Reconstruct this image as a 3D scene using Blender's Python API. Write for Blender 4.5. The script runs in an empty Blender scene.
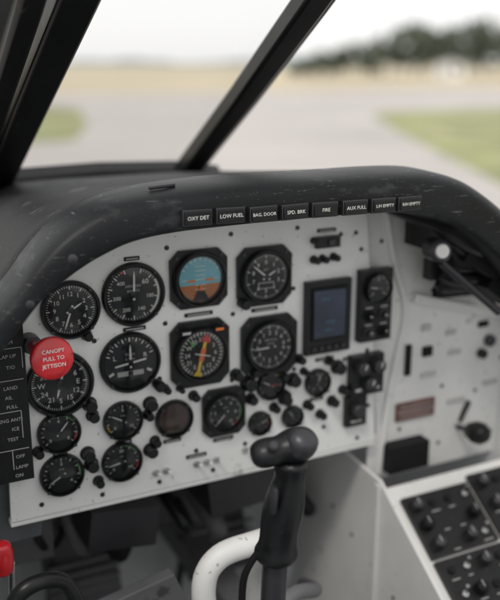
import bpy, math, random
from mathutils import Vector, Matrix
random.seed(7)
EZ=2.3
sc=bpy.context.scene
R=math.radians
# ---------------------------------------------------------------- materials
def mat(name,col,rough=.5,metal=0,var=0,vscale=20,bump=0,bscale=200,coat=0,wear=None,emit=0,stretch=None,spec=.5,scr=None,dust=None):
    m=bpy.data.materials.new(name); m.use_nodes=True
    nt=m.node_tree; b=nt.nodes['Principled BSDF']
    b.inputs['Base Color'].default_value=(*col,1); b.inputs['Roughness'].default_value=rough
    b.inputs['Metallic'].default_value=metal; b.inputs['Coat Weight'].default_value=coat
    b.inputs['Specular IOR Level'].default_value=spec
    tc=nt.nodes.new('ShaderNodeTexCoord'); src0=src=tc.outputs['Object']
    if stretch:
        mp=nt.nodes.new('ShaderNodeMapping'); mp.inputs['Scale'].default_value=stretch
        nt.links.new(src,mp.inputs['Vector']); src=mp.outputs['Vector']
    last=None
    if var:
        n=nt.nodes.new('ShaderNodeTexNoise'); n.inputs['Scale'].default_value=vscale; n.inputs['Detail'].default_value=3
        nt.links.new(src,n.inputs['Vector'])
        r=nt.nodes.new('ShaderNodeValToRGB')
        r.color_ramp.elements[0].position=.3; r.color_ramp.elements[1].position=.7
        r.color_ramp.elements[0].color=(*[c*(1-var) for c in col],1)
        r.color_ramp.elements[1].color=(*[min(1,c*(1+var)) for c in col],1)
        nt.links.new(n.outputs['Fac'],r.inputs['Fac']); last=r.outputs['Color']
        mr=nt.nodes.new('ShaderNodeMapRange'); mr.inputs['To Min'].default_value=max(.02,rough-.12); mr.inputs['To Max'].default_value=min(1,rough+.12)
        nt.links.new(n.outputs['Fac'],mr.inputs['Value']); nt.links.new(mr.outputs['Result'],b.inputs['Roughness'])
    def layer(last,wcol,ws,wt,source,det,w=.06,sharp=1.0):
        n2=nt.nodes.new('ShaderNodeTexNoise'); n2.inputs['Scale'].default_value=ws; n2.inputs['Detail'].default_value=det; n2.inputs['Roughness'].default_value=.65
        nt.links.new(source,n2.inputs['Vector'])
        r2=nt.nodes.new('ShaderNodeValToRGB'); r2.color_ramp.elements[0].position=wt; r2.color_ramp.elements[1].position=wt+w
        r2.color_ramp.elements[0].color=(0,0,0,1); r2.color_ramp.elements[1].color=(sharp,sharp,sharp,1)
        nt.links.new(n2.outputs['Fac'],r2.inputs['Fac'])
        mx=nt.nodes.new('ShaderNodeMix'); mx.data_type='RGBA'
        nt.links.new(r2.outputs['Color'],mx.inputs[0])
        if last: nt.links.new(last,mx.inputs[6])
        else: mx.inputs[6].default_value=(*col,1)
        mx.inputs[7].default_value=(*wcol,1); return mx.outputs[2]
    if wear: last=layer(last,*wear,src,6)
    if scr:
        mp2=nt.nodes.new('ShaderNodeMapping'); mp2.inputs['Scale'].default_value=scr[3]; mp2.inputs['Rotation'].default_value=(0,R(9),0)
        nt.links.new(src0,mp2.inputs['Vector']); last=layer(last,scr[0],scr[1],scr[2],mp2.outputs['Vector'],3,.03,.8)
    if dust: last=layer(last,*dust,src0,1,.05,.7)
    if last: nt.links.new(last,b.inputs['Base Color'])
    if bump:
        n3=nt.nodes.new('ShaderNodeTexNoise'); n3.inputs['Scale'].default_value=bscale; n3.inputs['Detail'].default_value=2
        nt.links.new(src,n3.inputs['Vector'])
        bp=nt.nodes.new('ShaderNodeBump'); bp.inputs['Strength'].default_value=bump; bp.inputs['Distance'].default_value=.002
        nt.links.new(n3.outputs['Fac'],bp.inputs['Height']); nt.links.new(bp.outputs['Normal'],b.inputs['Normal'])
    if emit:
        b.inputs['Emission Color'].default_value=(*col,1); b.inputs['Emission Strength'].default_value=emit
    return m
white=mat('panel_paint',(.77,.775,.76),.42,var=.06,vscale=9,wear=((.40,.39,.36),16,.65),dust=((.25,.24,.22),160,.71))
wallp=mat('wall_paint',(.70,.70,.685),.5,var=.12,vscale=6,wear=((.33,.31,.29),12,.64),dust=((.3,.28,.26),120,.71))
rimm=mat('glare_leather',(.0085,.0095,.011),.46,var=.5,vscale=14,bump=.10,bscale=420,wear=((.033,.035,.038),16,.57),stretch=(.6,1,1.2),spec=.28,scr=((.11,.115,.12),7,.655,(5,6,60)),dust=((.13,.13,.13),420,.73))
deckm=mat('deck_matte',(.026,.027,.028),.62,var=.35,vscale=12,bump=.15,bscale=300,wear=((.075,.075,.075),20,.60),dust=((.2,.2,.2),300,.72),spec=.2)
blk=mat('black_plastic',(.0085,.009,.010),.36,var=.3,vscale=60,spec=.35,dust=((.05,.05,.05),260,.73))
blkm=mat('black_matte',(.007,.007,.008),.6,spec=.25)
face=mat('dial_face',(.007,.008,.010),.5,spec=.25)
frame=mat('frame_paint',(.0065,.007,.008),.34,var=.3,vscale=15,bump=.06,bscale=90,spec=.32,wear=((.04,.04,.04),30,.66))
wm=mat('dial_white',(.78,.78,.74),.5)
lab=mat('label_grey',(.46,.46,.45),.5)
red=mat('red_paint',(.56,.018,.025),.32,var=.15,vscale=50,coat=.3,wear=((.30,.012,.015),60,.62))
orange=mat('dial_orange',(.80,.20,.04),.5)
yellow=mat('dial_yellow',(.85,.60,.05),.5)
green=mat('dial_green',(.1,.4,.12),.5)
skyb=mat('dial_blue',(.18,.46,.54),.5,var=.1,vscale=40)
earth=mat('dial_earth',(.46,.16,.05),.5,var=.15,vscale=60)
metal=mat('bare_metal',(.55,.55,.55),.3,1,var=.15,vscale=60)
gun=mat('gun_metal',(.055,.055,.06),.38,.6)
dgrey=mat('footwell_grey',(.085,.09,.095),.55,var=.35,vscale=7,wear=((.3,.3,.29),9,.66))
mgrey=mat('mid_grey',(.12,.12,.125),.5,var=.25,vscale=10,wear=((.05,.05,.05),20,.62))
bronze=mat('hollow_brown',(.06,.035,.028),.6,var=.3,vscale=60)
plac=mat('placard_brown',(.13,.06,.05),.45,var=.3,vscale=60)
screen=mat('screen_glass',(.014,.026,.055),.15,var=.5,vscale=18,coat=.5)
skin=mat('fuselage_paint',(.6,.61,.62),.35,var=.05,vscale=3)
rubber=mat('tyre_rubber',(.02,.02,.02),.8,var=.2)
gl=bpy.data.materials.new('clear_glass'); gl.use_nodes=True
nt=gl.node_tree; nt.nodes.clear()
o=nt.nodes.new('ShaderNodeOutputMaterial'); mx=nt.nodes.new('ShaderNodeMixShader'); t=nt.nodes.new('ShaderNodeBsdfTransparent'); g=nt.nodes.new('ShaderNodeBsdfGlossy')
g.inputs['Roughness'].default_value=.06; fr=nt.nodes.new('ShaderNodeFresnel'); fr.inputs['IOR'].default_value=1.5
nt.links.new(fr.outputs[0],mx.inputs[0]); nt.links.new(t.outputs[0],mx.inputs[1]); nt.links.new(g.outputs[0],mx.inputs[2]); nt.links.new(mx.outputs[0],o.inputs[0])

# ---------------------------------------------------------------- mesh builder
class MB:
    def __init__(s): s.v=[];s.f=[];s.m=[];s.mats=[]
    def mi(s,m):
        if m not in s.mats: s.mats.append(m)
        return s.mats.index(m)
    def add(s,vs,fs,m):
        b=len(s.v); s.v+= [tuple(x) for x in vs]; k=s.mi(m)
        for f in fs: s.f.append([b+i for i in f]); s.m.append(k)
    def box(s,c,d,m,rot=None):
        vs=[]
        for x in(-1,1):
            for y in(-1,1):
                for z in(-1,1):
                    p=Vector((x*d[0]/2,y*d[1]/2,z*d[2]/2))
                    if rot: p=rot@p
                    vs.append(p+Vector(c))
        s.add(vs,[(0,1,3,2),(4,6,7,5),(0,4,5,1),(2,3,7,6),(0,2,6,4),(1,5,7,3)],m)
    def frame_(s,a):
        a=Vector(a).normalized(); t=Vector((0,0,1)) if abs(a.z)<.9 else Vector((1,0,0))
        e=a.cross(t).normalized(); return a,e,a.cross(e)
    def lathe(s,prof,o,axis,m,n=32,cap=True):
        a,e,g=s.frame_(axis); o=Vector(o); vs=[];fs=[]
        for r,h in prof:
            for i in range(n):
                t=2*math.pi*i/n; vs.append(o+a*h+e*(r*math.cos(t))+g*(r*math.sin(t)))
        for k in range(len(prof)-1):
            for i in range(n):
                j=(i+1)%n; fs.append((k*n+i,k*n+j,(k+1)*n+j,(k+1)*n+i))
        if cap:
            fs.append(tuple(range(n))[::-1]); fs.append(tuple((len(prof)-1)*n+i for i in range(n)))
        s.add(vs,fs,m)
    def cyl(s,p0,p1,r0,r1,m,n=20):
        d=Vector(p1)-Vector(p0); s.lathe([(r0,0),(r1,d.length)],p0,d,m,n)
    def loft(s,secs,m,closed=True,caps=True):
        n=len(secs[0]); vs=[p for q in secs for p in q]; fs=[]
        for k in range(len(secs)-1):
            for i in range(n if closed else n-1):
                j=(i+1)%n; fs.append((k*n+i,k*n+j,(k+1)*n+j,(k+1)*n+i))
        if caps and closed:
            fs.append(tuple(range(n))[::-1]); fs.append(tuple((len(secs)-1)*n+i for i in range(n)))
        s.add(vs,fs,m)
    def tube(s,path,r,m,n=12):
        P=[Vector(p) for p in path]; Q=[]
        for k in range(len(P)-1):
            p0=P[max(k-1,0)];p1=P[k];p2=P[k+1];p3=P[min(k+2,len(P)-1)]
            for q in range(6):
                t=q/6; Q.append(.5*((2*p1)+(p2-p0)*t+(2*p0-5*p1+4*p2-p3)*t*t+(3*p1-p0-3*p2+p3)*t**3))
        Q.append(P[-1]); secs=[]; ref=Vector((.13,.2,.97))
        for k,q in enumerate(Q):
            d=(Q[min(k+1,len(Q)-1)]-Q[max(k-1,0)]).normalized()
            e=d.cross(ref).normalized(); ref=e.cross(d); g=ref
            secs.append([q+e*r*math.cos(2*math.pi*i/n)+g*r*math.sin(2*math.pi*i/n) for i in range(n)])
        s.loft(secs,m)
    def extr(s,poly,plane,d0,d1,m):
        n=len(poly)
        f=(lambda a,b,d:(a,d,b)) if plane=='xz' else ((lambda a,b,d:(d,a,b)) if plane=='yz' else (lambda a,b,d:(a,b,d)))
        vs=[f(a,b,d0) for a,b in poly]+[f(a,b,d1) for a,b in poly]
        s.add(vs,[tuple(range(n)),tuple(range(2*n-1,n-1,-1))]+[(i,(i+1)%n,n+(i+1)%n,n+i) for i in range(n)],m)
    def build(s,name,loc=(0,0,EZ),rot=(0,0,0),bevel=0,smooth=True,parent=None,sub=0,ang=35):
        me=bpy.data.meshes.new(name); me.from_pydata(s.v,[],s.f)
        for m in s.mats: me.materials.append(m)
        for p,k in zip(me.polygons,s.m): p.material_index=k
        import bmesh
        bm=bmesh.new(); bm.from_mesh(me); bmesh.ops.recalc_face_normals(bm,faces=bm.faces); bm.to_mesh(me); bm.free()
        if smooth: me.shade_smooth(); me.set_sharp_from_angle(angle=R(ang))
        ob=bpy.data.objects.new(name,me); sc.collection.objects.link(ob); ob.location=loc; ob.rotation_euler=rot
        if parent: ob.parent=parent
        if sub:
            q=ob.modifiers.new('s','SUBSURF'); q.levels=sub; q.render_levels=sub
        if bevel:
            q=ob.modifiers.new('b','BEVEL'); q.width=bevel; q.segments=2; q.limit_method='ANGLE'; q.angle_limit=R(40)
        return ob
def empty(name,loc=(0,0,EZ),rot=(0,0,0)):
    o=bpy.data.objects.new(name,None); sc.collection.objects.link(o); o.location=loc; o.rotation_euler=rot; o.empty_display_size=.05; return o
def txt(parent,body,loc,size,m=wm,rot=(R(90),0,0),name='lettering',bold=.0,ext=.0001):
    c=bpy.data.curves.new(name,'FONT'); c.body=body; c.size=size; c.align_x='CENTER'; c.align_y='CENTER'; c.resolution_u=2; c.extrude=ext; c.offset=bold
    c.materials.append(m); ob=bpy.data.objects.new(name,c); sc.collection.objects.link(ob); ob.parent=parent; ob.location=loc; ob.rotation_euler=rot; return ob
AY=(0,-1,0)
# ---------------------------------------------------------------- instruments
def flatbar(b,ang,r1,r2,w1,w2,h,m,o=(0,0)):
    d=Vector((math.sin(ang),0,math.cos(ang))); e=Vector((math.cos(ang),0,-math.sin(ang))); c=Vector((o[0],-h,o[1]))
    vs=[c+d*r1-e*w1/2,c+d*r1+e*w1/2,c+d*r2+e*w2/2,c+d*r2-e*w2/2]
    vs+=[v+Vector((0,-.0004,0)) for v in vs]
    b.add(vs,[(0,1,2,3),(7,6,5,4),(0,4,5,1),(1,5,6,2),(2,6,7,3),(3,7,4,0)],m)
def gauge(name,x,z,rad,sq=None,n=10,minor=5,a0=0,a1=360,nums=None,needles=((40,.8,wm),),arcs=(),sub='',kind=None,y=.98,knob=None):
    b=MB(); rf=rad*.86; h0=0
    if sq:
        w,hh=sq; c=.16*w
        pl=[(-w/2+c,-hh/2),(w/2-c,-hh/2),(w/2,-hh/2+c),(w/2,hh/2-c),(w/2-c,hh/2),(-w/2+c,hh/2),(-w/2,hh/2-c),(-w/2,-hh/2+c)]
        b.extr(pl,'xz',.0,-.006,blk); h0=.0062
        for sx in(-1,1):
            for sz in(-1,1):
                b.lathe([(.0028,h0),(.0024,h0+.0012)],(sx*(w/2-.009),0,sz*(hh/2-.009)),AY,gun,10)
    b.lathe([(rad*1.0,h0),(rad*1.0,h0+.006),(rad*.96,h0+.0085),(rad*.90,h0+.0085),(rf,h0+.002)],(0,0,0),AY,blk,40,cap=False)
    b.lathe([(rf*1.01,h0+.0010),(rf*1.01,h0+.0016)],(0,0,0),AY,face,40)
    h=h0+.0020
    if not sq:
        for k in range(4):
            t=R(45+90*k); b.lathe([(.0026,h0+.0085),(.0022,h0+.0094)],(rad*.93*math.cos(t),0,rad*.93*math.sin(t)),AY,gun,8)
    if kind=='att':
        N=28; k=rf*.92
        def half(s0,s1,m):
            vs=[(k*math.cos(R(s0+(s1-s0)*i/N)),-h,k*math.sin(R(s0+(s1-s0)*i/N))) for i in range(N+1)]
            b.add(vs,[tuple(range(N+1))],m)
        half(-14,194,skyb); half(194,346,earth)
        flatbar(b,R(90),-k*.9,k*.9,.0008,.0008,h+.0004,wm)
        for q in(-.45,-.25,.2,.4,.6): flatbar(b,R(90),-k*.25,k*.25,.0007,.0007,h+.0006,wm,(0,q*k))
        for s in(-1,1): flatbar(b,R(90),s*k*.25,s*k*.62,.0026,.0026,h+.002,orange,(0,-.001))
        flatbar(b,0,-k*.95,-k*.5,k*.8,k*.3,h+.0022,blkm)
        flatbar(b,0,-k*.5,-k*.2,k*.2,k*.02,h+.0024,orange)
        for a in range(-60,61,15): flatbar(b,R(a),k*.86,k*1.0,.001,.001,h+.0008,wm)
    elif kind=='hollow':
        b.lathe([(rf*.9,h+.0002),(rf*.9,h+.0006)],(0,0,0),AY,bronze,30)
    else:
        tot=n*minor; full=(a1-a0)>=359
        for i in range(tot+(0 if full else 1)):
            a=R(a0+(a1-a0)*i/tot); big=i%minor==0
            flatbar(b,a,rf*(.80 if big else .88),rf*.95,rad*(.034 if big else .016),rad*(.034 if big else .016),h,wm)
        for s0,s1,m in arcs:
            K=10
            for i in range(K):
                flatbar(b,R(s0+(s1-s0)*(i+.5)/K),rf*.9,rf*.97,rf*.98*R((s1-s0)/K)*.98,rf*.98*R((s1-s0)/K),h+.0003,m)
        for a,l,m in needles:
            flatbar(b,R(a),-rf*.2,rf*l*.75,rad*.07,rad*.055,h+.0025,m); flatbar(b,R(a),rf*l*.75,rf*l,rad*.055,.0004,h+.0025,m)
        b.lathe([(rad*.11,h),(rad*.11,h+.003),(rad*.08,h+.0035)],(0,0,0),AY,blk,16)
        if kind=='hsi':
            flatbar(b,R(15),rf*.15,rf*.8,rad*.11,rad*.11,h+.003,yellow); flatbar(b,R(15),rf*.55,rf*.92,rad*.40,.001,h+.0034,red)
            flatbar(b,R(15),-rf*.85,-rf*.1,rad*.11,rad*.11,h+.003,yellow); flatbar(b,R(15),-rf*.28,rf*.28,rad*.18,rad*.18,h+.0036,orange)
            flatbar(b,R(15),-rf*.92,-rf*.6,rad*.34,.002,h+.0034,yellow)
            flatbar(b,R(105),-rf*.35,rf*.35,rad*.04,rad*.04,h+.0042,wm); flatbar(b,R(-40),rf*.55,rf*.9,rad*.12,.0006,h+.0036,green)
            for s in(-1,1): b.box((s*rad*.62,-(h+.0066),rad*.9),(rad*.42,.003,rad*.2),blkm); b.box((s*rad*.62,-(h+.0084),rad*.9),(rad*.30,.0006,rad*.09),orange if s>0 else lab)
        if kind=='win':
            b.box((0,-(h+.0006),-rf*.38),(rf*.75,.0012,rf*.28),lab); b.box((0,-(h+.0014),-rf*.38),(rf*.66,.0006,rf*.2),blkm)
        if kind=='turn':
            flatbar(b,R(90),-rf*.5,rf*.5,rad*.16,rad*.16,h+.0006,lab,(0,-rf*.42)); flatbar(b,R(90),-rf*.09,rf*.09,rad*.14,rad*.14,h+.0012,blkm,(0,-rf*.42))
            flatbar(b,R(82),-rf*.6,rf*.6,rad*.06,rad*.06,h+.003,wm)
            for s in(-1,1): flatbar(b,R(s*118),rf*.72,rf*.92,rad*.08,rad*.08,h+.0006,wm)
    if knob:
        b.lathe([(.0075,0),(.0075,.016),(.0062,.018)],(knob[0],0,knob[1]),AY,blk,14)
    ob=b.build(name,(x,y,z+EZ))
    dm=rad*.07
    gb=MB(); gb.lathe([(rf*1.0,h0+.0064),(rf*.8,h0+.0066+dm*.4),(rf*.55,h0+.0066+dm*.75),(rf*.28,h0+.0066+dm*.95),(.0002,h0+.0066+dm)],(0,0,0),AY,gl,36,cap=False); gb.build('cover_glass',(0,0,0),parent=ob,ang=80)
    if nums:
        N=len(nums)
        for i,s in enumerate(nums):
            if not s: continue
            a=R(a0+(a1-a0)*i/(N if (a1-a0)>=359 else N-1))
            txt(ob,s,(rf*.62*math.sin(a),-h-.0004,rf*.62*math.cos(a)),rad*(.22 if len(s)<3 else .17))
    if sub:
        for i,l in enumerate(sub.split('/')): txt(ob,l,(0,-h-.0004,rf*(.30-.18*i)),rad*.12,lab)
    return ob
D10=[str(i) for i in range(10)]
gauge('clock',.232,-.290,.037,n=12,minor=5,nums=['12','1','2','3','4','5','6','7','8','9','10','11'],needles=((60,.5,wm),(200,.8,wm)))
gauge('airspeed_indicator',.313,-.280,.0415,n=12,minor=4,a0=20,a1=340,nums=['','60','','100','','140','','200','','300','','400',''],needles=((2,.85,wm),),sub='AIRSPEED/KNOTS',arcs=((60,140,wm),(330,336,red)))
gauge('attitude_indicator',.402,-.269,.037,sq=(.080,.078),kind='att',needles=())
gauge('altimeter',.498,-.276,.037,sq=(.082,.082),nums=D10,needles=((310,.85,wm),(60,.5,wm)),kind='win',sub='ALT',knob=(-.033,-.034))
gauge('radio_magnetic_indicator',.213,-.384,.043,n=12,minor=6,nums=['N','3','6','E','12','15','S','21','24','W','30','33'],needles=((15,.9,wm),(195,.5,wm)))
gauge('turn_indicator',.305,-.370,.041,n=8,minor=2,a0=-70,a1=70,nums=['L','','','','R'],kind='turn',needles=((0,.7,wm),),sub='TURN/2 MIN',knob=(.036,-.036))
gauge('horizontal_situation_indicator',.402,-.372,.038,sq=(.084,.092),n=36,minor=2,nums=['33','N','3','6','E','12','15','S','21','24','W','30'],needles=(),kind='hsi')
gauge('vertical_speed_indicator',.506,-.377,.038,sq=(.086,.088),n=12,minor=5,a0=100,a1=440,nums=['6','4','3','2','1','.5','0','.5','1','2','3','4','6'],needles=((268,.85,wm),),sub='VERTICAL/SPEED')
gauge('oil_pressure_gauge',.208,-.449,.028,n=8,minor=2,a0=-130,a1=130,nums=['0','','4','','8'],needles=((40,.75,wm),),arcs=((-30,60,green),(100,125,red),))
gauge('fuel_gauge',.292,-.449,.027,n=8,minor=2,a0=-130,a1=130,nums=['0','','5','','10'],needles=((-60,.8,wm),),sub='FUEL',arcs=((-128,-100,yellow),))
gauge('empty_instrument_ring',.363,-.460,.027,kind='hollow')
gauge('tachometer',.436,-.463,.029,sq=(.064,.070),n=10,minor=5,a0=-140,a1=150,nums=['0','2','4','6','8','10'],needles=((-135,.85,wm),),sub='RPM',arcs=((60,120,green),(130,148,red),))
gauge('hydraulic_pressure_gauge',.208,-.508,.029,n=8,minor=2,a0=-130,a1=130,nums=['0','','2','','4'],needles=((-120,.8,wm),),sub='HYD',arcs=((60,100,green),))
gauge('oil_temperature_gauge',.288,-.507,.028,n=8,minor=2,a0=-130,a1=130,nums=['0','','50','','100'],needles=((-100,.8,wm),),sub='OIL',arcs=((0,60,green),(100,125,red)))
gauge('accelerometer',.509,-.437,.022,n=8,minor=2,a0=-130,a1=130,needles=((-60,.8,wm),(90,.6,red)),knob=(.02,-.016),arcs=((0,50,yellow),))
gauge('cabin_altimeter',.586,-.446,.021,n=8,minor=2,a0=-150,a1=150,needles=((20,.8,wm),),nums=['0','','4','','8'])
gauge('voltmeter',.545,-.492,.017,n=8,minor=2,a0=-130,a1=130,needles=((-30,.8,wm),),arcs=((-30,60,green),))
gauge('ammeter',.492,-.492,.018,n=8,minor=2,a0=-130,a1=130,needles=((70,.8,wm),),arcs=((80,125,red),))
gauge('exhaust_temperature_gauge',.676,-.311,.0225,n=8,minor=3,a0=-130,a1=130,needles=((-80,.8,wm),),nums=['0','','4','','8'],y=.9655)
# ---------------------------------------------------------------- instrument panel
b=MB()
out=[(.140,-.562),(.694,-.562),(.683,-.40),(.664,-.21),(.64,-.150),(.34,-.150),(.25,-.185),(.19,-.24),(.150,-.30)]
b.extr(out,'xz',.980,.984,white)
pan=b.build('instrument_panel',bevel=.001)
b=MB()
b.box((.417,.996,-.566),(.554,.03,.006),white); b.build('lower_flange',(0,0,0),parent=pan,bevel=.001)
b=MB()
for (x,z) in [(.18,-.545),(.26,-.55),(.34,-.55),(.42,-.55),(.50,-.55),(.58,-.55),(.66,-.55),(.678,-.50),(.672,-.41),(.655,-.255),(.645,-.23),(.55,-.215),(.45,-.215),(.36,-.225),(.355,-.325),(.452,-.325),(.45,-.42),(.548,-.42),(.26,-.335),(.545,-.30),(.395,-.515),(.47,-.52),(.60,-.52),(.62,-.23),(.345,-.40)]:
    b.lathe([(.0034,0),(.003,.0014)],(x,.980,z),AY,gun,10)
    b.box((x,.9784,z),(.005,.0006,.0008),blkm)
b.build('panel_screws',(0,0,0),parent=pan)
b=MB()
def knobat(b,x,z,r=.008,l=.014,m=blk,y=.98):
    b.lathe([(r*1.25,0),(r*1.25,.002),(r,.0025),(r*.95,l),(r*.8,l+.0015)],(x,y,z),AY,m,16)
for x,z,r in [(.249,-.418,.008),(.252,-.434,.007),(.243,-.486,.008),(.247,-.502,.008),(.330,-.432,.008),(.326,-.447,.006),(.328,-.499,.008),(.335,-.487,.006),(.250,-.325,.006),(.455,-.412,.007),(.474,-.428,.010),(.482,-.412,.006),(.532,-.462,.008),(.545,-.435,.009),(.555,-.405,.006),(.604,-.415,.006),(.576,-.262,.005),(.590,-.262,.005),(.608,-.261,.005),(.575,-.235,.004),(.62,-.428,.009),(.255,-.528,.006),(.612,-.480,.007),(.528,-.425,.006),(.563,-.425,.005),(.57,-.478,.006),(.515,-.472,.006),(.592,-.497,.006),(.63,-.465,.006),(.478,-.452,.007),(.18,-.470,.006),(.352,-.415,.005),(.372,-.418,.004),(.392,-.432,.006)]:
    knobat(b,x,z,r)
b.box((.596,.976,-.238),(.038,.008,.016),blk); b.box((.600,.971,-.238),(.010,.004,.008),gun)
for x,z in [(.395,-.535),(.41,-.535),(.425,-.535),(.47,-.53),(.335,-.535),(.35,-.535)]:
    b.lathe([(.005,0),(.005,.003)],(x,.98,z),AY,metal,12); b.cyl((x,.977,z),(x,.962,z+.006),.0018,.0026,metal,10)
for x,z,w in [(.313,-.326,.03),(.402,-.318,.04),(.50,-.324,.04),(.292,-.480,.022),(.208,-.478,.018),(.436,-.505,.03),(.596,-.222,.03),(.586,-.472,.022),(.360,-.492,.025),(.395,-.522,.03),(.598,-.412,.03),(.313,-.234,.02),(.64,-.418,.02)]:
    b.box((x,.9790,z),(w,.0018,.005),blkm)
    b.box((x,.9779,z),(w*.8,.0005,.0014),lab)
b.build('knobs_and_switches',(0,0,0),parent=pan,bevel=.0004)
# display screen
b=MB(); b.box((.598,.975,-.346),(.074,.010,.108),blk); b.box((.598,.969,-.340),(.058,.003,.078),blkm); b.box((.598,.9672,-.340),(.052,.001,.070),screen)
for i in range(5): b.box((.574+.012*i,.9685,-.391),(.007,.003,.006),gun)
ob=b.build('display_screen',bevel=.001)
dimb=mat('screen_text',(.07,.19,.27),.4)
for i,s in enumerate(['118.05','NAV 1']): txt(ob,s,(.598,.9664,-.352-.012*i),.006,dimb)
txt(ob,'GPS 2',(.59,.9664,-.318),.006,dimb)
# radio panel
b=MB(); b.box((.676,.973,-.338),(.054,.014,.108),blk)
for i in range(2):
    for j in range(2):
        x=.663+.026*j; z=-.352-.026*i
        b.lathe([(.009,0),(.009,.002),(.0065,.0025),(.006,.010),(.005,.011)],(x,.966,z),AY,gun if (i+j)%2 else blkm,16)
        b.box((x,.9655,z+.012),(.012,.0012,.0016),lab); flatbar(b,R(40*i-60),.001,.005,.0012,.0012,-.9545,wm,(x,z))
b.build('radio_panel',bevel=.001)
b=MB(); b.box((.666,.973,-.444),(.056,.014,.062),blk)
for x,z in [(.652,-.430),(.680,-.430),(.666,-.456)]: b.lathe([(.011,0),(.010,.012),(.008,.013)],(x,.966,z),AY,gun,18); flatbar(b,R(20),.0,.008,.0015,.0015,-.952,wm,(x,z))
for x in(.650,.682): b.box((x,.9655,-.466),(.010,.0015,.004),lab)
b.build('transponder',bevel=.001)
b=MB(); b.box((.651,.975,-.501),(.036,.010,.048),blk); b.lathe([(.012,0),(.011,.010),(.009,.012)],(.651,.970,-.498),AY,gun,18); b.box((.651,.9695,-.517),(.02,.0015,.003),lab)
b.build('selector_switch',bevel=.001)
# ---------------------------------------------------------------- glare shield
gs=empty('glare_shield')
O=[(.055,-.345),(.085,-.292),(.118,-.252),(.148,-.221),(.168,-.196),(.192,-.173),(.220,-.155),(.250,-.142),(.285,-.134),(.325,-.130),(.39,-.1275),(.46,-.127),(.53,-.127),(.60,-.127),(.66,-.130),(.70,-.137),(.735,-.148),(.777,-.172),(.82,-.205),(.86,-.245),(.90,-.30),(.92,-.345)]
I=[(.078,-.365),(.105,-.318),(.132,-.282),(.158,-.251),(.173,-.236),(.192,-.222),(.214,-.208),(.238,-.196),(.272,-.184),(.320,-.178),(.39,-.176),(.46,-.1755),(.53,-.1755),(.60,-.177),(.645,-.183),(.68,-.192),(.71,-.203),(.75,-.226),(.79,-.256),(.83,-.29),(.875,-.335),(.90,-.370)]
def res(P,n=6):
    Q=[]; P=[Vector(p) for p in P]
    for k in range(len(P)-1):
        p0=P[max(k-1,0)];p1=P[k];p2=P[k+1];p3=P[min(k+2,len(P)-1)]
        for q in range(n):
            t=q/n; Q.append(.5*((2*p1)+(p2-p0)*t+(2*p0-5*p1+4*p2-p3)*t*t+(3*p1-p0-3*p2+p3)*t**3))
    Q.append(P[-1]); return Q
Or=res(O,4); Ir=res(I,4)
secs=[]
rr=random.Random(2)
for k,(o_,i_) in enumerate(zip(Or,Ir)):
    d=o_-i_
    wv=.0005*math.sin(k*.35)
    def P(t,y,dd=0): q=i_+d*t; return (q.x,y+wv*.5,q.y+wv*(t>.5))
    secs.append([P(.06,.905),P(0,.90),P(-.01,.862),P(.0,.847),P(.05,.842),P(.14,.840),P(.35,.8395),P(.60,.8400),P(.74,.8415),P(.84,.8455),P(.91,.852),P(.96,.862),P(.99,.876),P(1.0,.890),P(1.01,.912),P(.96,.916),P(.90,.912)])
b=MB(); b.loft(secs,rimm); b.build('padded_rim',(0,0,0),parent=gs,ang=60)
W0=[Vector((o_.x,o_.y-.003)) for o_ in Or]
n=len(W0)
def endarc(k):
    t=k/(n-1); x=.085+.66*t; c=abs(x-.415)
    return Vector((x,-.184-(0 if c<.17 else ((c-.17)/.16)**1.6*.17)))
secs=[]
for s in [0,.1,.25,.5,.75,1]:
    y=.905+(1.40-.905)*s; row=[]
    for k in range(n):
        q=W0[k]*(1-s)+endarc(k)*s
        row.append((q.x,y,q.y))
    secs.append(row)
b=MB(); b.loft(secs,deckm,closed=False); dk=b.build('deck',(0,0,0),parent=gs,ang=60)
q=dk.modifiers.new('t','SOLIDIFY'); q.thickness=.006; q.offset=-1
b=MB()
for x,z in [(.158,-.238),(.205,-.195)]: b.lathe([(.006,0),(.0055,.002),(.003,.0035)],(x,.842,z),AY,gun,14)
b.tube([(.30,.868,-.1305),(.315,.866,-.1295),(.33,.868,-.129)],.0022,gun,8)
b.build('rim_fasteners',(0,0,0),parent=gs)
# annunciators
aw=empty('warning_light_panel')
for (x,z,s) in [(.343,-.1615,'OXY DET'),(.383,-.162,'LOW FUEL'),(.424,-.1635,'BAG. DOOR'),(.465,-.164,'SPD. BRK'),(.505,-.1645,'FIRE'),(.547,-.165,'AUX FULL'),(.588,-.1655,'L/H EMPTY'),(.627,-.166,'R/H EMPTY')]:
    rt=Matrix.Rotation(R(rr.uniform(-1.2,1.2)),3,'Y')
    b=MB(); b.box((x,.8375,z),(.0350,.008,.0180),gun,rt); b.box((x,.8330,z),(.0315,.003,.0145),blk,rt)
    b.build('warning_lamp',(0,0,0),parent=aw,bevel=.0009)
    txt(aw,s,(x,.8312,z),.0054 if len(s)>8 else .0060,wm)
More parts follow.
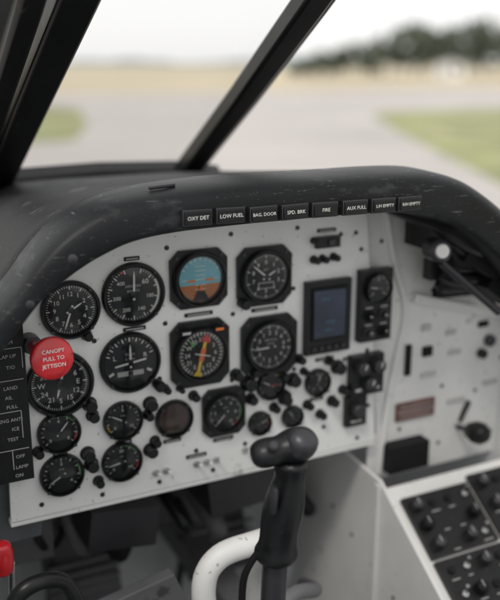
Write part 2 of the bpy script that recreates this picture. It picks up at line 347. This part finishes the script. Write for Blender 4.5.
# ---------------------------------------------------------------- jettison handle
b=MB(); b.lathe([(.007,-.09),(.007,-.012),(.012,-.011),(.018,-.008),(.0235,-.002),(.0245,.003),(.0235,.007),(.0205,.0095),(.012,.0105),(.0001,.0107)],(0,0,0),(.05,-1,.12),red,36)
jh=b.build('emergency_jettison_handle',(.184,.88,-.313+EZ))
b=MB(); b.lathe([(.013,-.1),(.011,-.075)],(0,0,0),(.05,-1,.12),gun,20); b.build('handle_socket',(0,0,0),parent=jh)
for i,(s,z) in enumerate([('CANOPY',.009),('PULL TO',.001),('JETTISON',-.007)]): txt(jh,s,(.0005,-.0112+.12*z,z+.0013),.0062,wm,rot=(R(83),0,R(3)))
# ---------------------------------------------------------------- switch panel beside the instruments
b=MB(); b.box((.123,.965,-.395),(.094,.012,.20),blk)
for (x0,x1,z) in [(.128,.166,-.322),(.128,.166,-.362),(.134,.160,-.402),(.128,.166,-.452)]:
    b.box(((x0+x1)/2,.9583,z),(x1-x0,.0012,.0011),lab)
for x,z,l in [(.166,-.335,.026),(.134,-.388,.028),(.160,-.420,.036),(.146,-.465,.026)]:
    b.box((x,.9583,z),(.0011,.0012,l),lab)
for z in(-.33,-.40,-.47): knobat(b,.112,z,.009,.016,gun,.959)
ob=b.build('switch_panel',bevel=.001)
for s,x,z in [('TRIM',.150,-.315),('FLAP UP',.148,-.332),('T/O',.152,-.346),('LAND',.150,-.372),('AIL',.147,-.384),('FULL',.150,-.396),('ENG ANTI',.147,-.413),('ICE',.152,-.425),('TEST',.148,-.438),('OFF',.155,-.462),('LAMP',.156,-.476),('ON',.152,-.487)]:
    txt(ob,s,(x,.9585,z),.0062,lab)
# ---------------------------------------------------------------- bulkhead wall
b=MB()
b.extr([(.692,-.64),(.975,-.64),(.975,-.37),(.93,-.30),(.86,-.225),(.78,-.165),(.655,-.15),(.655,-.40),(.692,-.555)],'xz',.995,1.0,wallp)
b.extr([(.04,-.60),(.18,-.60),(.24,-.17),(.04,-.30)],'xz',.998,1.004,dgrey)
bw=b.build('cockpit_bulkhead',bevel=.001)
b=MB()
b.box((.6815,.990,-.385),(.006,.006,.34),blkm,Matrix.Rotation(R(-5.2),3,'Y'))
b.tube([(.705,.996,-.20),(.722,.994,-.28),(.748,.994,-.36),(.735,.994,-.44),(.722,.994,-.52),(.715,.996,-.63)],.006,wallp,10)
b.extr([(.76,-.335),(.97,-.395),(.97,-.408),(.756,-.348)],'xz',.982,.995,wallp)
b.box((.758,.993,-.444),(.010,.006,.050),blkm)
b.box((.795,.993,-.435),(.018,.005,.016),blkm); b.box((.790,.992,-.395),(.016,.003,.010),lab)
b.lathe([(.010,0),(.010,.008),(.007,.010)],(.92,.995,-.435),AY,gun,16); b.lathe([(.008,0),(.008,.01)],(.905,.995,-.455),AY,blk,16)
b.box((.905,.993,-.405),(.020,.003,.010),blkm)
b.box((.777,.9925,-.530),(.075,.004,.030),plac); b.box((.777,.9900,-.530),(.069,.001,.0015),lab); b.box((.777,.9900,-.522),(.060,.001,.0012),lab); b.box((.777,.9900,-.538),(.060,.001,.0012),lab)
b.box((.755,.985,-.600),(.075,.03,.045),blkm)
for x,z,w in [(.80,-.475,.03),(.85,-.445,.025),(.86,-.53,.035),(.84,-.41,.02),(.93,-.51,.03)]: b.box((x,.9935,z),(w,.002,.009),lab)
for x,z in [(.70,-.25),(.73,-.50),(.75,-.56),(.83,-.50),(.83,-.60),(.90,-.52),(.94,-.60),(.85,-.37),(.80,-.30),(.88,-.33),(.95,-.47),(.71,-.44)]:
    b.lathe([(.0036,0),(.003,.0014)],(x,.995,z),AY,gun,10)
b.build('wall_fittings',(0,0,0),parent=bw,bevel=.0006)
b=MB(); b.lathe([(.004,0),(.004,.02),(.012,.025),(.018,.04),(.018,.052),(.012,.062),(.001,.065)],(.866,.992,-.578),(.1,-1,.15),blk,20); b.cyl((.872,.995,-.570),(.885,.99,-.535),.004,.004,blk)
b.build('air_vent_knob')
# wiring under rim
cb=MB()
for k in range(14):
    y=.885+.006*k; z0=-.200-.008*k
    cb.tube([(.66+.012*k,.975,-.185-.004*k),(.71+.008*k,y,z0),(.77,y-.01,z0-.02-.004*(k%3)),(.82+.005*k,y,z0-.05+.01*(k%2)),(.95,.96,z0-.10)],.0035+.0022*(k%3),[blk,blkm,gun,blk][k%4],8)
cb.lathe([(.016,0),(.016,.03),(.012,.034)],(.715,.895,-.243),(-.3,-1,.1),gun,20); cb.lathe([(.0100,.0345),(.0085,.037)],(.715,.895,-.243),(-.3,-1,.1),lab,20)
cb.box((.755,.93,-.225),(.08,.06,.045),blk); cb.box((.81,.92,-.262),(.07,.06,.045),blkm,Matrix.Rotation(R(30),3,'Y')); cb.cyl((.735,.90,-.265),(.83,.88,-.345),.006,.006,gun)
cb.tube([(.70,.96,-.20),(.735,.90,-.215),(.79,.89,-.235),(.86,.90,-.29)],.005,metal,10)
cb.box((.87,.93,-.315),(.07,.05,.05),blkm,Matrix.Rotation(R(35),3,'Y')); cb.box((.78,.955,-.29),(.05,.02,.03),gun)
cb.build('wiring_harness')
# ---------------------------------------------------------------- side console
sc_=empty('side_console')
b=MB(); b.extr([(.95,-.630),(.56,-.895),(.56,-1.2),(.95,-1.2)],'yz',.692,.975,wallp)
b.extr([(.56,-.88),(.95,-.615),(1.22,-.600),(1.22,-1.2),(.56,-1.2)],'yz',.684,.690,wallp)
for k in range(9): b.lathe([(.004,0),(.003,.0016)],(.684,.60+.06*k,-.90+.022*k),(-1,0,0),gun,10)
b.box((.681,.95,-.80),(.004,.012,.36),wallp); b.box((.681,.80,-.90),(.004,.40,.012),wallp)
b.build('console_body',(0,0,0),parent=sc_,bevel=.001)
tp=empty('top_panels',(.692,.56,-.895),(R(34.2),0,0)); tp.parent=sc_
b=MB()
mods=[(.015,.010,.125,.11),(.015,.125,.125,.10),(.015,.230,.125,.11),(.015,.345,.125,.10),(.148,.010,.12,.15),(.148,.168,.12,.13),(.148,.305,.12,.15)]
rnd=random.Random(3)
for x,y,w,h in mods:
    b.box((x+w/2,y+h/2,.004),(w,h,.010),blk)
    for i in range(4):
        for j in range(max(2,int(h/.032))):
            cx=x+.018+i*(w-.036)/3+rnd.uniform(-.002,.002); cy=y+.018+j*(h-.036)/max(1,int(h/.032)-1)
            t=rnd.random()
            if t<.35: b.lathe([(.010,.009),(.009,.022),(.007,.024)],(cx,cy,0),(0,0,1),gun if rnd.random()<.4 else blkm,16); b.box((cx,cy+.003,.0243),(.0012,.010,.0008),lab)
            elif t<.5: b.lathe([(.005,.009),(.005,.012)],(cx,cy,0),(0,0,1),metal,10); b.cyl((cx,cy,.011),(cx,cy+.006,.026),.002,.003,metal,8)
            elif t<.8: b.lathe([(.006,.009),(.0055,.013)],(cx,cy,0),(0,0,1),blkm,12)
            if rnd.random()<.6: b.box((cx,cy-.014,.0094),(rnd.uniform(.008,.018),.0014,.0010),lab)
b.build('switch_modules',(0,0,0),parent=tp,bevel=.0006)
# ---------------------------------------------------------------- control stick
def ell(c,rx,ry,tilt=0,n=20,ax=(1,0,0),ay=(0,1,0)):
    c=Vector(c); ax=Vector(ax);ay=Vector(ay)
    return [c+ax*rx*math.cos(2*math.pi*i/n)+ay*ry*math.sin(2*math.pi*i/n) for i in range(n)]
st=empty('control_stick')
b=MB()
S=[(.372,.700,-.520,.012,.014),(.372,.699,-.512,.024,.026),(.372,.698,-.503,.025,.026),(.373,.696,-.496,.0205,.022),(.373,.694,-.480,.0205,.023),(.3735,.690,-.462,.0215,.024),(.374,.686,-.445,.0215,.024),(.375,.683,-.428,.0195,.022),(.376,.680,-.414,.016,.019),(.377,.679,-.404,.0145,.018),(.377,.678,-.394,.018,.021),(.376,.678,-.386,.020,.024)]
b.loft([ell((x,y,z),rx,ry) for x,y,z,rx,ry in S],blk)
b.build('hand_grip',(0,0,0),parent=st,sub=1,ang=80)
b=MB()
H=[(-.001,.002),(.0,.009),(.005,.0135),(.013,.0155),(.021,.0150),(.027,.0135),(.033,.0150),(.042,.0180),(.052,.0190),(.059,.0165),(.063,.011),(.065,.002)]
a=Vector((1,-.12,.12)).normalized(); e=Vector((0,0,1)).cross(a).normalized(); g=a.cross(e)
o=Vector((.335,.682,-.378))
b.loft([ell(o+a*h,r*1.12,r,ax=e,ay=g) for h,r in H],blk)
b.build('grip_head',(0,0,0),parent=st,sub=1,ang=80)
b=MB(); b.lathe([(.0165,-.004),(.0165,.004),(.0150,.010),(.011,.0140),(.005,.0158),(.0005,.0162)],(.383,.668,-.368),(.15,-.5,.85),gun,28)
b.lathe([(.0055,0),(.0055,.007),(.004,.009)],(.350,.667,-.366),(-.1,-.6,.8),gun,16)
b.build('trim_button',(0,0,0),parent=st)
b=MB(); b.loft([ell((.353,.668,-.405),.003,.010),ell((.350,.665,-.425),.004,.006),ell((.352,.668,-.442),.003,.003)],gun); b.build('trigger',(0,0,0),parent=st,sub=1)
b=MB(); b.tube([(.372,.700,-.515),(.372,.705,-.60),(.39,.73,-.75),(.42,.78,-.95),(.43,.80,-1.19)],.014,gun); b.lathe([(.05,0),(.045,.02),(.03,.05),(.02,.07)],(.43,.80,-1.2),(0,0,1),rubber,24)
b.tube([(.352,.70,-.50),(.338,.71,-.54),(.345,.72,-.62),(.38,.75,-.72)],.004,blkm)
b.tube([(.395,.70,-.50),(.402,.70,-.47),(.398,.69,-.43),(.392,.685,-.40)],.003,gun)
b.build('stick_column',(0,0,0),parent=st)
# ---------------------------------------------------------------- footwell
b=MB()
b.box((.5,.3,-1.21),(.94,3.2,.02),dgrey); b.box((.5,1.85,-.80),(.94,.02,.82),dgrey)
b.box((.42,1.25,-.745),(.50,.02,.10),mgrey,Matrix.Rotation(R(30),3,'X'))
b.box((.50,1.1,-.86),(.05,.9,.05),mgrey)
b.extr([(.16,-.70),(.34,-.665),(.36,-.72),(.30,-.82),(.16,-.84)],'xz',.93,.95,mgrey)
for k in range(5): b.box((.15+.14*k,1.55,-.80),(.02,.03,.7),mgrey)
b.build('cockpit_floor',bevel=.002)
b=MB()
for k in range(9):
    b.tube([(.18+.05*k,1.15+.03*k,-.60),(.2+.055*k,1.1,-.68-.02*(k%3)),(.26+.05*k,1.25,-.74),(.3+.05*k,1.6,-.80)],.006+.004*(k%3),[blk,mgrey,blkm,gun][k%4],10)
b.box((.30,1.08,-.635),(.10,.12,.06),gun,Matrix.Rotation(R(8),3,'Y')); b.box((.50,1.10,-.63),(.12,.12,.06),gun,Matrix.Rotation(R(-6),3,'Y')); b.box((.18,1.15,-.66),(.07,.10,.08),mgrey)
b.build('avionics_boxes',bevel=.006)
for i,x in enumerate((.30,.56)):
    b=MB(); b.box((x,1.30,-.88),(.13,.016,.12),gun,Matrix.Rotation(R(-25),3,'X'))
    for k in range(5): b.box((x,1.292-.01*k*.4,-.925+.022*k),(.13,.02,.006),mgrey,Matrix.Rotation(R(-25),3,'X'))
    for s in(-.05,.05): b.cyl((x+s,1.31,-.84),(x+s,1.45,-1.19),.008,.008,gun)
    b.build('rudder_pedal',bevel=.001)
b=MB(); b.tube([(.50,1.02,-.86),(.49,.98,-.74),(.475,.90,-.640),(.455,.865,-.605),(.42,.85,-.594),(.372,.85,-.600),(.350,.85,-.632),(.357,.85,-.70),(.40,.85,-.85),(.42,.86,-1.2)],.0155,wallp,16)
b.tube([(.57,.98,-.78),(.52,.86,-.70),(.46,.82,-.665),(.40,.80,-.690)],.010,mgrey,12)
b.build('air_duct_pipe')
# throttle
b=MB(); b.box((.035,.72,-.62),(.06,.26,.10),blk)
b.tube([(.10,.80,-.64),(.105,.79,-.555),(.13,.79,-.53),(.165,.80,-.545),(.180,.80,-.60),(.182,.80,-.70)],.009,blk)
b.tube([(.08,.78,-.66),(.12,.77,-.60),(.15,.77,-.62),(.16,.77,-.70)],.012,rubber)
b.cyl((.12,.86,-.54),(.11,.86,-.70),.004,.004,metal)
b.lathe([(.006,-.005),(.011,0),(.0125,.01),(.0125,.025),(.010,.034),(.004,.037)],(.110,.86,-.550),(0,0,1),red,24)
b.build('throttle_quadrant',bevel=.002)
# ---------------------------------------------------------------- windscreen frame
wf=empty('windscreen_frame')
def bar(pts,w,t,m,name,nrm):
    P=[Vector(p) for p in pts]; secs=[]; nv=Vector(nrm).normalized()
    for k,p in enumerate(P):
        d=(P[min(k+1,len(P)-1)]-P[max(k-1,0)]).normalized(); e=d.cross(nv).normalized(); g=e.cross(d)
        secs.append([p+e*w/2+g*t/2,p-e*w/2+g*t/2,p-e*w/2-g*t/2,p+e*w/2-g*t/2])
    b=MB(); b.loft(secs,m); return b.build(name,(0,0,0),parent=wf,bevel=.005)
nn=(0,-.5,.86)
bar([(.218,1.42,-.20),(.236,1.15,-.045),(.250,.95,.070),(.262,.72,.20)],.050,.03,frame,'pillar_left',nn)
bar([(.184,1.42,-.215),(.190,1.15,-.055),(.198,.95,.058),(.205,.72,.19)],.030,.026,frame,'pillar_seal_left',nn)
bar([(.550,1.42,-.20),(.549,1.15,-.045),(.543,.95,.070),(.530,.72,.20)],.036,.03,frame,'pillar_right',nn)
bar([(.572,1.42,-.205),(.571,1.15,-.05),(.565,.95,.065),(.552,.72,.195)],.009,.012,gun,'pillar_trim_right',nn)
bar([(.15,1.40,-.195),(.22,1.405,-.184),(.40,1.41,-.180),(.54,1.405,-.184),(.62,1.40,-.196)],.034,.026,frame,'base_rail',nn)
bar([(.19,.70,.20),(.30,.69,.225),(.40,.69,.232),(.50,.69,.225),(.60,.70,.20)],.04,.03,frame,'top_bow',nn)
bar([(.19,.70,.20),(.135,.70,.09),(.09,.71,-.03),(.05,.73,-.16),(.02,.75,-.30)],.035,.03,frame,'bow_leg_left',(0,-1,0))
bar([(.60,.70,.20),(.74,.71,.09),(.83,.72,-.03),(.91,.74,-.18),(.95,.76,-.32)],.035,.03,frame,'bow_leg_right',(0,-1,0))
b=MB(); b.add([(.24,1.40,-.165),(.545,1.40,-.165),(.535,.72,.21),(.26,.72,.21)],[(0,1,2,3)],gl); b.build('windscreen_glass',(0,0,0),parent=wf)
b=MB()
for k in range(7):
    t=k/6; y=1.36-.6*t; z=-.165+.345*t
    b.lathe([(.006,-.014),(.005,-.018)],(.549-.012*t,y,z),(0,-.5,.86),gun,10); b.lathe([(.006,-.014),(.005,-.018)],(.226+.03*t,y,z),(0,-.5,.86),gun,10)
b.box((.553,1.09,-.018),(.026,.020,.010),metal,Matrix.Rotation(R(-30),3,'X'))
b.build('frame_rivets',(0,0,0),parent=wf)
# ---------------------------------------------------------------- fuselage
fu=empty('aircraft_fuselage')
def usec(y,hw,zt,zb,cx=.5,n=24):
    return [(cx-hw*math.copysign(abs(math.cos(math.pi*i/n))**.55,math.cos(math.pi*i/n)),y,zt-(zt-zb)*abs(math.sin(math.pi*i/n))**.75) for i in range(n+1)]
b=MB(); b.loft([usec(-1.2,.55,-.28,-1.35),usec(-.4,.56,-.29,-1.36),usec(.3,.545,-.30,-1.36),usec(.75,.50,-.32,-1.35),usec(1.0,.46,-.34,-1.33),usec(1.42,.40,-.36,-1.28,.48)],skin,closed=False)
s_=b.build('cockpit_shell',(0,0,0),parent=fu); q=s_.modifiers.new('t','SOLIDIFY'); q.thickness=.012; q.offset=0
def osec(y,hw,zt,zb,cx=.45,n=32):
    return [(cx+hw*math.cos(2*math.pi*i/n),y,(zt+zb)/2+(zt-zb)/2*math.sin(2*math.pi*i/n)) for i in range(n)]
b=MB(); b.loft([osec(1.43,.40,-.225,-1.28),osec(2.0,.37,-.32,-1.22),osec(2.6,.30,-.45,-1.12),osec(3.1,.19,-.58,-.98),osec(3.35,.08,-.70,-.86),osec(3.4,.02,-.76,-.8)],skin); b.build('nose',(0,0,0),parent=fu,ang=60)
b=MB(); b.loft([osec(-1.21,.55,-.05,-1.35,.5),osec(-2.5,.42,-.10,-1.2,.5),osec(-4,.25,-.2,-.9,.5),osec(-5.5,.08,-.25,-.6,.5)],skin)
b.extr([(-4.3,-.2),(-5.5,-.3),(-5.8,1.0),(-5.2,1.0)],'yz',.47,.53,skin)
b.box((.5,-5.2,-.3),(2.6,.6,.05),skin); b.box((.5,-.9,-1.25),(8.5,1.3,.12),skin)
b.build('tail_and_wing',(0,0,0),parent=fu,bevel=.01,ang=60)
b=MB()
for x,y in((.5,2.0),(-.7,-1.0),(1.7,-1.0)):
    b.cyl((x,y,-1.15),(x,y,-2.05),.04,.04,metal); b.lathe([(.10,-.07),(.22,-.07),(.25,-.04),(.25,.04),(.22,.07),(.10,.07)],(x+.0,y,-2.05),(1,0,0),rubber,28)
b.build('landing_gear',(0,0,0),parent=fu)

# ---------------------------------------------------------------- outdoors
def sheet(name,poly,z,m):
    me=bpy.data.meshes.new(name); me.from_pydata([(x,y,z) for x,y in poly],[],[tuple(range(len(poly)))]); me.materials.append(m)
    ob=bpy.data.objects.new(name,me); sc.collection.objects.link(ob); return ob
dry=mat('dry_grass',(.52,.45,.32),.9,var=.22,vscale=.05)
grs=mat('green_grass',(.27,.285,.13),.9,var=.35,vscale=.35,wear=((.44,.39,.25),.5,.55))
asp=mat('concrete',(.47,.44,.42),.85,var=.10,vscale=.15,wear=((.34,.32,.31),.4,.60))
hz=mat('far_hill_haze',(.36,.42,.45),.95,var=.05,vscale=.01)  # distance haze is put into this pale bluish base colour
sheet('ground',[(-3000,-3000),(3000,-3000),(3000,3000),(-3000,3000)],0,dry)
sheet('runway',[(-90,-60),(160,-60),(170,30),(120,42),(62,66),(28,66),(-30,72),(-90,70)],.004,asp)
sheet('grass_field',[(8.5,3),(11.7,12.65),(17,23),(22.4,33.2),(25,35.5),(33,36),(60,28),(110,5),(110,-30),(12,-30)],.008,grs)
sheet('grass_field',[(6.6,26.0),(9.0,33),(12.0,46),(8,54),(-40,60),(-60,20)],.008,grs)
wpaint=mat('road_paint',(.6,.6,.56),.8,var=.1,vscale=2)
sheet('runway_marking',[(16,56),(60,57),(60,57.4),(16,56.4)],.008,wpaint)
leaf=mat('foliage',(.115,.14,.105),.8,var=.5,vscale=.35)
bark=mat('bark',(.10,.08,.06),.9,var=.3,vscale=3)
def treeline(name,items,seed,ls=.55,cnt=480):
    r=random.Random(seed); b=MB()
    for x,y,h in items:
        b.cyl((x,y,0),(x+r.uniform(-.2,.2),y,h*.6),.16,.07,bark,7)
        for k in range(4):
            a=r.uniform(0,6.28); b.cyl((x,y,h*(.25+.08*k)),(x+math.cos(a)*h*.22,y+math.sin(a)*h*.22,h*(.45+.1*k)),.06,.02,bark,5)
        cl=[]
        for k in range(11):
            a=r.uniform(0,6.28); q=r.uniform(0,h*.30); zz=r.uniform(.28,.90)*h
            cl.append((x+math.cos(a)*q,y+math.sin(a)*q,zz,h*r.uniform(.10,.19)))
        vs=[];fs=[]
        for k in range(cnt):
            cx,cy,cz,cr=r.choice(cl); d=Vector((r.gauss(0,1),r.gauss(0,1),r.gauss(0,1))).normalized()*cr*r.uniform(.55,1.05)
            p=Vector((cx,cy,cz))+d; e=Vector((r.gauss(0,1),r.gauss(0,1),r.gauss(0,1))).normalized(); g=e.orthogonal().normalized(); f_=e.cross(g)
            s=ls*r.uniform(.5,1.1)*h/9; m0=len(vs); vs+=[p+g*s,p+f_*s*.7,p-g*s,p-f_*s*.7]; fs.append((m0,m0+1,m0+2,m0+3))
        b.add(vs,fs,leaf)
    return b.build(name,(0,0,0),smooth=False)
def az(deg,dist): return (math.sin(R(deg))*dist,math.cos(R(deg))*dist)
prof=[(28.6,2.6),(29.6,4),(31.5,5.2),(33.5,6.5),(36,9.2),(38,10.2),(40,10.4),(42.5,9.6),(45,9.2),(50,9.5),(60,9),(75,10)]
def hh(t):
    for (a,h0),(c,h1) in zip(prof,prof[1:]):
        if a<=t<=c: return h0+(h1-h0)*(t-a)/(c-a)
    return 8
items=[]; r=random.Random(5); t=28.7
while t<66:
    d=r.uniform(146,166); x,y=az(t,d); h=hh(t)*r.uniform(.78,1.04); items.append((x,y,h)); t+=h*.30/150*57.3*r.uniform(.5,1.0)
treeline('tree_line',items,11)
hb=MB(); rr=random.Random(9)
N=160
top=[]
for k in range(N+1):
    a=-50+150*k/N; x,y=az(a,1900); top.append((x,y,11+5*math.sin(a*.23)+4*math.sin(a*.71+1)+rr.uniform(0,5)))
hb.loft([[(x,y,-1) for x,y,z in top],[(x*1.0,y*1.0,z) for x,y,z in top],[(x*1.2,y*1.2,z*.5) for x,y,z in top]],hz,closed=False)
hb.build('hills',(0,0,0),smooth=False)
hut=empty('white_hut',(*az(39.0,140),0),(0,0,R(-39)))
wh=mat('hut_wall',(.75,.75,.73),.7,var=.05,vscale=1); rf_=mat('hut_roof',(.45,.45,.46),.7,var=.1); dk_=mat('hut_glass',(.05,.06,.07),.2)
b=MB(); b.box((0,0,1.2),(4.4,3.2,2.4),wh); b.build('walls',(0,0,0),parent=hut)
b=MB(); b.extr([(-2.5,2.4),(2.5,2.4),(0,3.1)],'xz',-1.8,1.8,rf_); b.build('roof',(0,0,0),parent=hut)
b=MB(); b.box((-1,-1.61,1.0),(.9,.04,2.0),rf_); b.box((.9,-1.61,1.5),(1.2,.04,.8),dk_); b.build('door_and_window',(0,0,0),parent=hut)
# ---------------------------------------------------------------- light
w=bpy.data.worlds.new('World'); sc.world=w; w.use_nodes=True; nt=w.node_tree
bg=nt.nodes['Background']; sky=nt.nodes.new('ShaderNodeTexSky'); sky.sky_type='NISHITA'; sky.sun_disc=False
el,azm=R(56),R(228)
sky.sun_elevation=el; sky.sun_rotation=azm; sky.air_density=1.0; sky.dust_density=1.5; sky.ozone_density=1
hs=nt.nodes.new('ShaderNodeHueSaturation'); hs.inputs['Saturation'].default_value=.25
mxc=nt.nodes.new('ShaderNodeMix'); mxc.data_type='RGBA'; mxc.inputs[0].default_value=.8; mxc.inputs[7].default_value=(7.7,7.65,7.55,1)   # thin bright cloud layer
nt.links.new(sky.outputs[0],hs.inputs['Color']); nt.links.new(hs.outputs[0],mxc.inputs[6]); nt.links.new(mxc.outputs[2],bg.inputs['Color']); bg.inputs['Strength'].default_value=.15
sl=bpy.data.lights.new('sun','SUN'); sl.energy=1.5; sl.angle=R(12); sl.color=(1,.95,.88)
so=bpy.data.objects.new('sun',sl); sc.collection.objects.link(so)
sd=Vector((math.sin(azm)*math.cos(el),math.cos(azm)*math.cos(el),math.sin(el)))
so.rotation_euler=sd.to_track_quat('Z','Y').to_euler(); so.location=(0,0,30)
# ---------------------------------------------------------------- camera
cd=bpy.data.cameras.new('camera'); cam=bpy.data.objects.new('camera',cd); sc.collection.objects.link(cam)
cam.location=(0,0,EZ); cam.rotation_euler=(R(90-15.8),0,R(-26))
cd.sensor_fit='VERTICAL'; cd.sensor_height=36; cd.sensor_width=36; cd.lens=50; cd.clip_start=.02; cd.clip_end=6000
cd.dof.use_dof=True; cd.dof.focus_distance=.965; cd.dof.aperture_fstop=2.2
sc.camera=cam
sc.view_settings.view_transform='Standard'; sc.view_settings.look='None'; sc.view_settings.exposure=0
